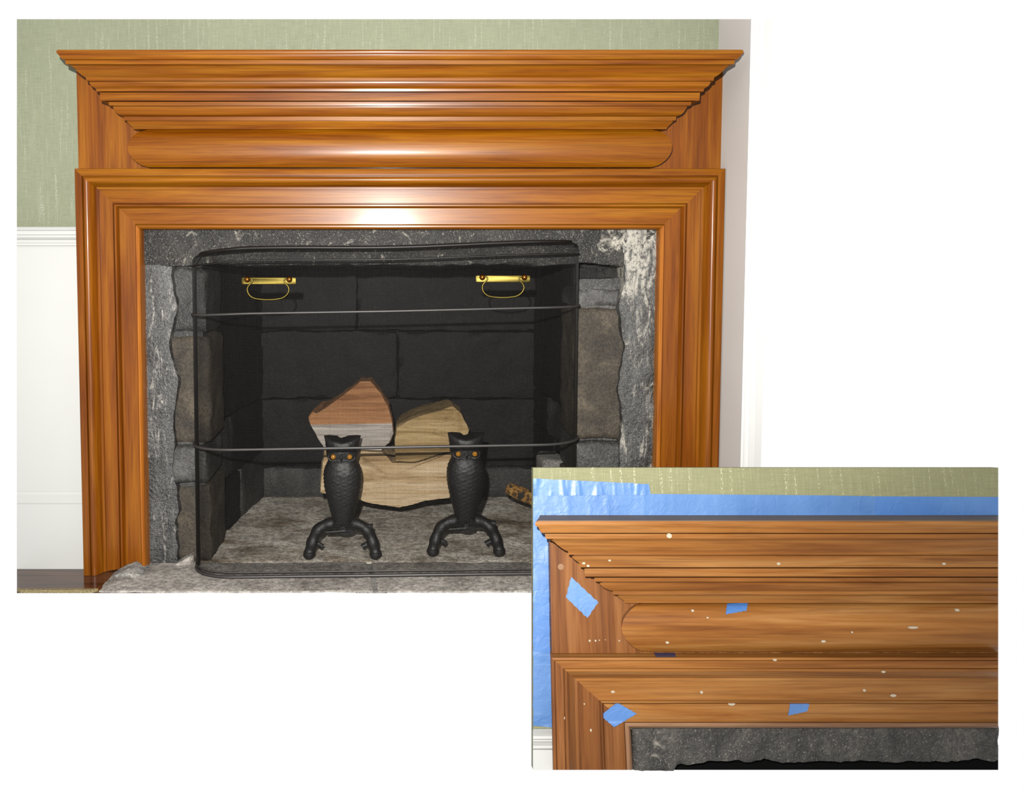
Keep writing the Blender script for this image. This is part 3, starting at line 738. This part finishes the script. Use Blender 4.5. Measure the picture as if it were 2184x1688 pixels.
log('split_log', [(683, 1052, LY + .02), (688, 990, LY + .02), (694, 962, LY + .03), (760, 964, LY), (815, 965, LY), (838, 987, LY), (886, 989, LY), (940, 973, LY), (966, 966, LY + .01), (968, 1000, LY), (958, 1063, LY), (905, 1069, LY - .004), (850, 1083, LY - .004), (800, 1076, LY - .004), (768, 1067, LY)], 0.24,
    [M['log_tan']], 'big pale tan split log at the bottom of the pile behind the owls')
log('split_log', [(662, 906, LY + .01), (658, 893, LY + .02), (668, 878, LY + .03), (676, 882, LY + .03), (700, 866, LY + .04), (735, 842, LY + .06), (768, 815, LY + .08), (790, 815, LY + .08), (812, 840, LY + .06), (828, 868, LY + .04), (837, 904, LY + .01), (838, 926, LY), (830, 945, LY), (812, 961, LY), (694, 959, LY), (678, 935, LY)], 0.2,
    [M['log_red'], M['log_grey']], 'reddish brown split log with a peaked top, upper left of the pile', crease=(0, 10))
log('split_log', [(842, 940, LY - .006), (847, 912, LY), (880, 893, LY + .01), (925, 880, LY + .02), (966, 867, LY + .03), (985, 884, LY + .03), (1000, 918, LY + .02), (994, 958, LY), (940, 968, LY - .008), (885, 986, LY - .012), (844, 984, LY - .01)], 0.2,
    [M['log_olive']], 'brown barked split log leaning on the upper right of the pile')
# lichened stick
m, nt, b = newmat('yellow lichen on dark bark'); vv = coords(nt)
nt.links.new(ramp(nt, noise_n(nt, vv, 60, 3, 0.6), [(0.42, sr(34, 28, 20, K)), (0.52, sr(206, 140, 28, K)), (0.66, sr(226, 196, 120, K))]), b.inputs['Base Color']); b.inputs['Roughness'].default_value = 0.9
M['lichen'] = m
p0, p1 = at(1084, 1042, 0.30), at(1215, 1098, 0.20)
d = p1 - p0
v, f = tube([p0 - d.normalized() * 0.004, p0] + [p0 + d * t / 8 for t in range(1, 9)], [0.010, 0.0185] + [0.021 + 0.0015 * math.sin(t * 2.1) for t in range(8)], 14)
tag(finish('stick', v, f, M['lichen'], None, 50), 'short stick with yellow lichen lying at the right of the firebox', 'stick')

# ------------------------------------------------------------------ second wall section: the mantel being stripped, taped off
TILT = math.radians(12)
pc = CAM + ray(1633, 1320) * (1.64)
PM = Matrix.Translation(pc) @ Matrix.Rotation(-TILT, 4, 'X')       # local x right, z up the panel, -y towards the room
PI = PM.inverted(); CL = PI @ CAM; RL = PI.to_3x3()
def L(px, py, n):
    """point of the section n metres proud of its wall, in the section's own frame"""
    d = RL @ ray(px, py); t = (-n - CL.y) / d.y; return CL + d * t
def lz(py, n, px=1500): return L(px, py, n).z
def lxr(py, n): return L(2129, py, n).x
def lxl(py, n): return L(1137, py, n).x
quad = [L(1137, 1643, 0), L(2129, 1643, 0), L(2129, 998, 0), L(1137, 998, 0)]
st = [L(1355, 1643, 0), L(1355, 1553, 0), L(2129, 1546, 0)]
def prism(front, y0, y1):
    n = len(front); V = [(p[0], y0, p[2]) for p in front] + [(p[0], y1, p[2]) for p in front]
    return V, [tuple(range(n)), tuple(range(n, 2 * n))[::-1]] + [(i, (i + 1) % n, n + (i + 1) % n, n + i) for i in range(n)]
pw = [quad[0], L(1345, 1643, 0), L(1345, 1556, 0), L(2129, 1556, 0), quad[2], quad[3]]
v, f = prism(pw, 0.0, 0.02)
tag(finish('wall_front', v, f, M['paper2'], mw=PM), 'olive woven wallcovering behind the blue taped mantelpiece', 'wall', kind='structure')
v, f = prism([L(1137, 1643, 0.006), L(1182, 1643, 0.006), L(1182, 1560, 0.006), L(1137, 1560, 0.006)], -0.006, -0.0005)
tag(finish('wall_front_lower', v, f, M['white'], mw=PM), 'white painted wall below the tape, bottom left of the taped mantelpiece', 'wall', kind='structure')
def lstrip(prof, px0, px1, nm, mat, mid):
    n = len(prof); V = []
    for px in (px0, px1):
        for (nn, py) in prof: p = L(px, py, nn); V.append((p.x, -nn, lz(py, nn, mid)))
    Fc = [(i, i + 1, n + i + 1, n + i) for i in range(n - 1)] + [(n - 1, 0, n, 2 * n - 1), tuple(range(n))[::-1], tuple(range(n, 2 * n))]
    return finish(nm, V, Fc, mat, mw=PM)
rp = [(0.0005, 1555), (0.018, 1556), (0.022, 1559), (0.018, 1563), (0.014, 1569), (0.017, 1571), (0.017, 1577), (0.013, 1579), (0.013, 1582), (0.010, 1584), (0.008, 1589), (0.012, 1591), (0.012, 1597), (0.008, 1600), (0.0005, 1600)]
tag(lstrip(rp, 1137, 1181, 'trim_3', M['white'], 1160), 'short white ridged chair rail below the blue tape', 'trim', kind='structure')

m2 = tag(empty('taped_mantelpiece', mw=PM), 'dull stripped pine mantelpiece corner masked with blue tape', 'mantelpiece')
NB = 0.022                                    # back board face
bl = [L(1172, 1130, NB), L(1177, 1396, NB)]
x_r = lambda n: lxr(1320, n)
v, f = prism([L(1178, 1420, NB), L(2129, 1420, NB), L(2129, 1125, NB), L(1172, 1125, NB)], -NB, -0.0005)
bbd = finish('back_board', v, f, M['raw_z'], m2)
VR = [(600, 75), (612, 62), (632, 55), (648, 62), (656, 76), (664, 92), (684, 100), (700, 108), (724, 125), (727, 140), (729, 160), (782, 166), (788, 182), (790, 205), (800, 226), (822, 262), (850, 292), (880, 330), (905, 368), (918, 400), (922, 405), (955, 407), (960, 424), (964, 445), (985, 452), (1012, 480), (1030, 505), (1042, 520), (1060, 526), (1088, 535), (1092, 560), (1096, 578), (1186, 581), (1190, 640), (1193, 684), (1240, 694), (1245, 716), (1249, 738), (1270, 746), (1300, 775), (1322, 812), (1338, 868), (1344, 879), (1378, 881), (1382, 900), (1386, 915), (1400, 930), (1420, 960), (1440, 998), (1466, 1006)]
VR = quirks(VR, 5, 5.5, 40)
SF = 0.068                                    # front projection of this cornice
prof2 = []
for (v_, u_) in VR:
    n_ = NB + 0.012 + SF * (1005 - u_) / 950
    py = 990 + v_ / 4.966 + 1.5; px = 1130 + u_ / 4.966
    prof2.append((n_, L(px, py, n_).x, lz(py, n_, 1400), L(2129, py, n_).x, L(2129, py, NB).x))
def sweepL(prof, nm, mat, ang=28, capk=True):
    V, Fc, n = [], [], len(prof)
    for (n_, xl_, z_, xr_, xb_) in prof:
        V += [(xl_ + 0.25 * (n_ - NB), -NB + 0.0005, z_), (xl_, -n_, z_), (xr_, -n_, z_), (xb_, -NB + 0.0005, z_)]
    for i in range(n - 1):
        for j in range(3): Fc.append((i * 4 + j, i * 4 + j + 1, i * 4 + 5 + j, i * 4 + 4 + j))
    Fc.append((0, 1, 2, 3)); k = (n - 1) * 4; Fc.append((k + 3, k + 2, k + 1, k))
    return finish(nm, V, Fc, mat, m2, ang)
ct = [next(i for i, (a, b) in enumerate(VR) if a >= q) for q in (729, 1096, 1193)]
sh = sweepL(prof2[:ct[0]], 'shelf', M['raw_x'])
crn = sweepL(prof2[ct[0]:ct[1]], 'crown_moulding', M['raw_x'])
fas = sweepL(prof2[ct[1]:ct[2]], 'cornice_fascia', M['raw_x'])
bed = sweepL(prof2[ct[2]:], 'bed_moulding', M['raw_x'])
top = prof2[0]
za, zb2, xq = top[2] - 0.001, top[2] + 0.0012, L(2129, 1103, 0).x
v, f = hexa([(a_, b_, z_) for z_ in (za, zb2) for a_, b_ in ((top[1] + 0.003, -top[0] + 0.002), (top[3], -top[0] + 0.002), (xq, -0.0005), (top[1] + 0.024, -0.0005))])
so = finish('shelf_top', v, f, M['slate'], m2); so['label'] = 'flat grey painted top of the shelf'
fr = []
for i in range(17):
    t = i / 16; bul = math.sin(math.pi * t) ** 0.62
    py = 1286.5 + (1391 - 1286.5) * t
    n_ = NB + 0.006 + 0.026 * bul; px = 1374 - 48 * bul
    fr.append((n_, L(px, py, n_).x, lz(py, n_, 1400), L(2129, py, n_).x, L(2129, py, NB).x))
fri = sweepL(fr, 'cushion_frieze', M['raw_x'], 40)
# architrave of the section: (inward run in px, projection)
A2 = [(0, 0.002), (0, 0.050), (1.5, 0.054), (4, 0.055), (7, 0.055), (7.6, 0.050), (8.4, 0.050), (9, 0.055), (24, 0.055), (24.6, 0.048), (25.6, 0.048), (26.4, 0.052), (31, 0.052), (36, 0.047), (41, 0.040), (45, 0.037), (46, 0.035), (52, 0.035), (52.6, 0.031), (58, 0.030), (93, 0.030), (93.6, 0.024), (95, 0.024), (96, 0.028), (99, 0.028), (101, 0.023), (102, 0.020), (141, 0.020), (141.4, 0.002)]
B2 = [(141.6, 0.002), (141.6, 0.024), (143, 0.028), (146, 0.0295), (150, 0.0285), (153, 0.024), (154, 0.016), (154, -0.01)]
def arch2(prof, names, mh, mv):
    hd, lg = [], []
    for (d, p) in prof:
        py = 1402 + d * 0.985; px = 1174 + d * 1.11
        n_ = max(p, 0.0) if p > 0 else p
        c_ = L(px, py, n_); zt_ = lz(py, n_, 1400) if d > 0 else lz(1402, 0.05, 1400)
        hd.append((Vector((c_.x, -n_, zt_)), Vector((lxr(py, n_), -n_, zt_))))
        zb_ = L(px, 1643, n_).z; xb_ = L(px + 5, 1643, n_).x
        lg.append((hd[-1][0], Vector((xb_, -n_, zb_))))
    for rows, nm, mt in ((hd, names[0], mh), (lg, names[1], mv)):
        n = len(rows); V = [p for r in rows for p in r]
        Fc = [(2 * i, 2 * i + 1, 2 * i + 3, 2 * i + 2) for i in range(n - 1)] + [tuple(2 * i for i in range(n)), tuple(2 * i + 1 for i in range(n))[::-1], (0, 1, 2 * n - 1, 2 * n - 2)]
        yield finish(nm, V, Fc, mt, m2, 28)
ah, aj = list(arch2(A2, ('architrave_head', 'architrave_jamb'), M['raw_x'], M['raw_z']))
list(arch2(B2, ('bead_strip', 'bead_strip'), M['raw_bead'], M['raw_bead_z']))
# putty filled nail holes and paint flecks on the wood
def fleck(px, py, r, n_, par, sq=1.0):
    c_ = L(px, py, n_); k = (c_ - CL).length / F; m = 9
    ring = [(c_.x + r * sq * k * math.cos(2 * math.pi * i / m) * (1 + 0.25 * noise.noise(Vector((px, i * 1.7, 0)))), c_.z + r * k * math.sin(2 * math.pi * i / m) * (1 + 0.25 * noise.noise(Vector((py, i * 2.1, 3))))) for i in range(m)]
    V = [(x, -n_ - 0.0009, z) for x, z in ring] + [(x, -n_ + 0.003, z) for x, z in ring]
    finish('filler_spot', V, [tuple(range(m)), tuple(range(m, 2 * m))[::-1]] + [(i, (i + 1) % m, m + (i + 1) % m, m + i) for i in range(m)], M['filler'], par)
def prof_n(py): # projection of the cornice at a picture row
    best = min(zip(VR, prof2), key=lambda q: abs(990 + q[0][0] / 4.966 + 1.5 - py)); return best[1][0]
for (px, py, r, sq) in ((1427, 1143.5, 4.5, 1.2), (1245, 1202, 2.2, 1.5), (1254, 1207.5, 2.4, 1.2), (1300, 1196, 1.8, 1.5), (1660, 1203, 2.4, 1.4), (2013, 1203, 2.0, 1.6)):
    fleck(px, py, r, prof_n(py), crn, sq)
def arch_n(py):
    best = min(A2, key=lambda q: abs(1402 + q[0] * 0.985 - py)); return best[1]
for (px, py, r, sq) in ((1307, 1476, 2.0, 1.8), (1496, 1477, 2.6, 1.0), (1652, 1408, 2.0, 2.0), (1843, 1473, 2.2, 1.2), (1884, 1433.5, 1.8, 2.0), (1905, 1484, 2.2, 2.4), (1560, 1501, 4.0, 1.6)):
    fleck(px, py, r, arch_n(py), ah, sq)
fleck(1260, 1558, 2.6, 0.030, aj, 0.7); fleck(1203, 1532, 2.8, 0.052, aj, 0.6); fleck(1246, 1502, 1.6, 0.030, aj, 0.8)
for (px, py, r) in ((1257.5, 1367, 2.0), (1270, 1367, 1.8), (1278, 1366, 1.1), (1320.5, 1367, 1.4), (1291, 1365, 0.9)): fleck(px, py, r, NB, bbd)
def fr_n(py):
    t = min(1, max(0, (py - 1286.5) / (1391 - 1286.5))); i = min(15, int(t * 16)); w = t * 16 - i
    return fr[i][0] * (1 - w) + fr[i + 1][0] * w
for (px, py, r, sq) in ((1423, 1371, 2.2, 1.5), (1477, 1303, 2.2, 1.3), (1756, 1368.5, 2.2, 1.8), (1947, 1339, 2.0, 4.5), (1817, 1349, 1.7, 1.0), (2041, 1302, 2.4, 1.6), (1509, 1318, 1.4, 1.8)):
    fleck(px, py, r, fr_n(py) + 0.0006, fri, sq)
c_ = L(1196, 1209.5, NB); k = (c_ - CL).length / F
V = [(c_.x + 6 * k * math.cos(t), -NB - 0.0012, c_.z + 6 * k * math.sin(t)) for t in [2 * math.pi * i / 20 for i in range(20)]]
V += [(x, -NB + 0.004, z) for x, _, z in V]
pg = finish('wood_plug', V, [tuple(range(20)), tuple(range(20, 40))[::-1]] + [(i, (i + 1) % 20, 20 + (i + 1) % 20, 20 + i) for i in range(20)], M['raw_bead'], m2); pg['label'] = 'round pale wood plug'

# stone lintel of the section and the black opening below it
M['lintel2'] = stone('rough dark lintel stone', sr(38, 35, 32, K), sr(76, 72, 66, K), sr(120, 115, 106, K), [(L(1400, 1600, 0), 0.07, 0.16)], sr(208, 198, 184, K), 0.72, None, 0.6, 0.35, 1.0)
ls = tag(empty('stone_lintel', mw=PM), 'rough dark stone lintel under the taped mantelpiece', 'lintel')
sx0, sx1 = L(1349, 1600, 0).x, lxr(1600, 0.004)
sz1, szb, sz0 = lz(1547, 0, 1700), L(1700, 1643, 0.0).z, lz(1625, 0.0, 1700)
def sw(p):
    ca, cb = L(2129, 1547, 0), L(2129, 1643, 0); cx = cb.x + (ca.x - cb.x) * (p.z - cb.z) / (ca.z - cb.z)
    p.x = sx0 + (p.x - sx0) * (cx - sx0) / (sx1 - sx0)
    if p.x > cx - 0.02: p.x = min(p.x, cx)
    t = (p.z - sz0) / (sz1 - sz0)
    if t < 0.4:
        w = (0.4 - t) / 0.4
        p.z += w * (0.007 * noise.noise(Vector((p.x * 7, 4, 2))) + 0.006 * noise.noise(Vector((p.x * 26, 4, 2))) + 0.006 * max(0, (p.x - L(1950, 1600, 0).x) / 0.2))
        if p.x < L(1440, 1600, 0).x: p.z = max(p.z - 0.03 * w, szb)
    return p
v, f = gridbox(sx0, sx1, -0.004, 0.14, sz0, sz1, 0.009, 0.004, 22, 9, 0.004, sw, 0.6)
finish('lintel_face', v, f, M['lintel2'], ls, 60)
jw = L(1438, 1643, 0).x
v, f = gridbox(sx0, jw, 0.0, 0.14, szb, sz0 + 0.012, 0.008, 0.0012, 22, 12, 0.002, None, 0.6)
finish('lintel_end', v, f, M['lintel2'], ls, 60)
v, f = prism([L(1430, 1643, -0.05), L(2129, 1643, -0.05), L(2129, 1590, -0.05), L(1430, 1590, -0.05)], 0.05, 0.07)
finish('opening_shade', v, f, M['soot'], ls)  # flat black sheet standing in for the shade inside the opening

# blue masking tape: every strip a thing of its own
def tapemat(nm, c1, c2, rough=0.46):
    m, nt, b = newmat(nm); v_ = coords(nt)
    g = noise_n(nt, v_, 7, 3, 0.5); w = noise_n(nt, v_, 38, 4, 0.6, 1.2)
    nt.links.new(ramp(nt, g, [(0.3, c1), (0.7, c2)]), b.inputs['Base Color'])
    b.inputs['Roughness'].default_value = rough; b.inputs['Specular IOR Level'].default_value = 0.5
    bump(nt, b, w, 0.3, 0.004); return m
M['tape'] = tapemat('blue masking tape', sr(84, 140, 214, K), sr(112, 166, 236, K))
M['tape2'] = tapemat('deeper blue masking tape', sr(76, 138, 220, K), sr(98, 158, 236, K))
M['tape_dark'] = tapemat('dark violet blue tape', sr(62, 60, 110, K), sr(76, 74, 124, K), 0.5)
def tape(corners, n_, nx, nz_, wr, mat, label, seed=0, rag=0.0, dirv=(1, 0)):
    """corners in picture px: top-left, top-right, bottom-right, bottom-left; n_ = lift off the wall (number or function of row)"""
    rows = []; P = corners
    for i in range(nz_ + 1):
        t = i / nz_; r = []
        for j in range(nx + 1):
            s = j / nx
            px = (P[0][0] * (1 - s) + P[1][0] * s) * (1 - t) + (P[3][0] * (1 - s) + P[2][0] * s) * t
            py = (P[0][1] * (1 - s) + P[1][1] * s) * (1 - t) + (P[3][1] * (1 - s) + P[2][1] * s) * t
            if rag:
                if i in (0, nz_): py += rag * (noise.noise(Vector((s * 9 + seed, 1, 5))) * 1.6)
                if j in (0, nx): px += rag * (noise.noise(Vector((t * 9 + seed, 2, 7))) * 2.4)
            h_ = n_(px, py) if callable(n_) else n_
            q = L(px, py, h_)
            w = noise.noise(Vector((q.x * 30 * dirv[0] + seed, q.z * 30 * dirv[1], seed))) + 0.6 * noise.noise(Vector((q.x * 75 * dirv[0] + seed, q.z * 75 * dirv[1], seed + 3)))
            r.append((q.x, -h_ - wr * max(0, w), q.z))
        rows.append(r)
    return tag(finish('masking_tape', *sheet(rows, (0, 0.0004, 0)), mat, mw=PM, angle=60), label, 'tape', 'blue masking tape on the mantelpiece being stripped')
tape([(1378, 1054), (1746, 1057), (1744, 1106), (1378, 1106)], 0.0021, 50, 6, 0.0008, M['tape'], 'long blue tape strip above the shelf, starting right of the crinkled piece', 1)
tape([(1744, 1057), (1868, 1059), (1866, 1107), (1742, 1107)], 0.0020, 20, 6, 0.0008, M['tape'], 'short blue tape piece in the middle above the shelf', 2, 1.0)
tape([(1864, 1059), (2129, 1060.5), (2129, 1108), (1864, 1108)], 0.0012, 30, 6, 0.0005, M['tape2'], 'darker blue tape strip above the shelf at the right edge', 3)
tape([(1137, 1021), (1384, 1033), (1388, 1056), (1137, 1058)], 0.0024, 90, 8, 0.0042, M['tape'], 'crinkled blue tape strip at the top left of the wallcovering', 4, 0.6, (1.4, 0.25))
tape([(1137, 1054), (1390, 1054), (1390, 1106), (1137, 1118)], 0.0012, 60, 12, 0.0012, M['tape'], 'wide blue tape strip just above the left end of the shelf', 5)
tape([(1137, 1108), (1170, 1108), (1171, 1262), (1137, 1262)], 0.0016, 10, 40, 0.0014, M['tape'], 'upright blue tape strip beside the shelf end, topmost of three', 6, 0, (0.6, 0.6))
tape([(1137, 1258), (1171, 1258), (1173, 1394), (1137, 1390)], 0.0024, 10, 34, 0.0010, M['tape2'], 'upright deep blue tape strip beside the back board, middle of three', 7, 0.5, (0.6, 0.6))
tape([(1137, 1386), (1173.5, 1388), (1177, 1552), (1137, 1549)], 0.0016, 12, 44, 0.0022, M['tape'], 'upright blue tape strip above the white rail, lowest of three', 8, 0.6, (0.5, 0.8))
tape([(1218, 1231), (1276, 1285), (1253, 1319), (1207, 1275)], NB + 0.0008, 16, 12, 0.0008, M['tape'], 'tilted blue tape scrap on the back board left of the frieze', 9, 1.8)
tape([(1551, 1288), (1596, 1284), (1592, 1303), (1548, 1311)], lambda x, y: fr_n(y) + 0.0012, 14, 10, 0.0004, M['tape2'], 'small blue tape scrap on the cushion frieze', 10, 1.0)
tape([(1316, 1499), (1358, 1523), (1310, 1552), (1281, 1527)], lambda x, y: 0.0225 if y < 1541 else 0.0225 + 0.0006 * (y - 1541), 14, 12, 0.0006, M['tape2'], 'diamond shaped blue tape scrap on the corner of the architrave', 11, 1.4)
tape([(1686, 1498), (1728, 1495), (1722, 1518), (1681, 1527)], 0.0212, 14, 10, 0.0010, M['tape'], 'small shiny blue tape scrap on the lower architrave', 12, 1.2)
v, f = [], []
z_ = L(1418, 1396, 0.045).z
e_ = [L(1395, 1392, 0.028), L(1440, 1391.5, 0.028), L(1440, 1400, 0.05), L(1398, 1400, 0.05)]
rows = [[(e_[0].x + (e_[1].x - e_[0].x) * j / 6, -0.026, lz(1402, 0.054, 1400) + 0.0006) for j in range(7)], [(e_[3].x + (e_[2].x - e_[3].x) * j / 6, -0.053, lz(1402, 0.054, 1400) + 0.0006) for j in range(7)]]
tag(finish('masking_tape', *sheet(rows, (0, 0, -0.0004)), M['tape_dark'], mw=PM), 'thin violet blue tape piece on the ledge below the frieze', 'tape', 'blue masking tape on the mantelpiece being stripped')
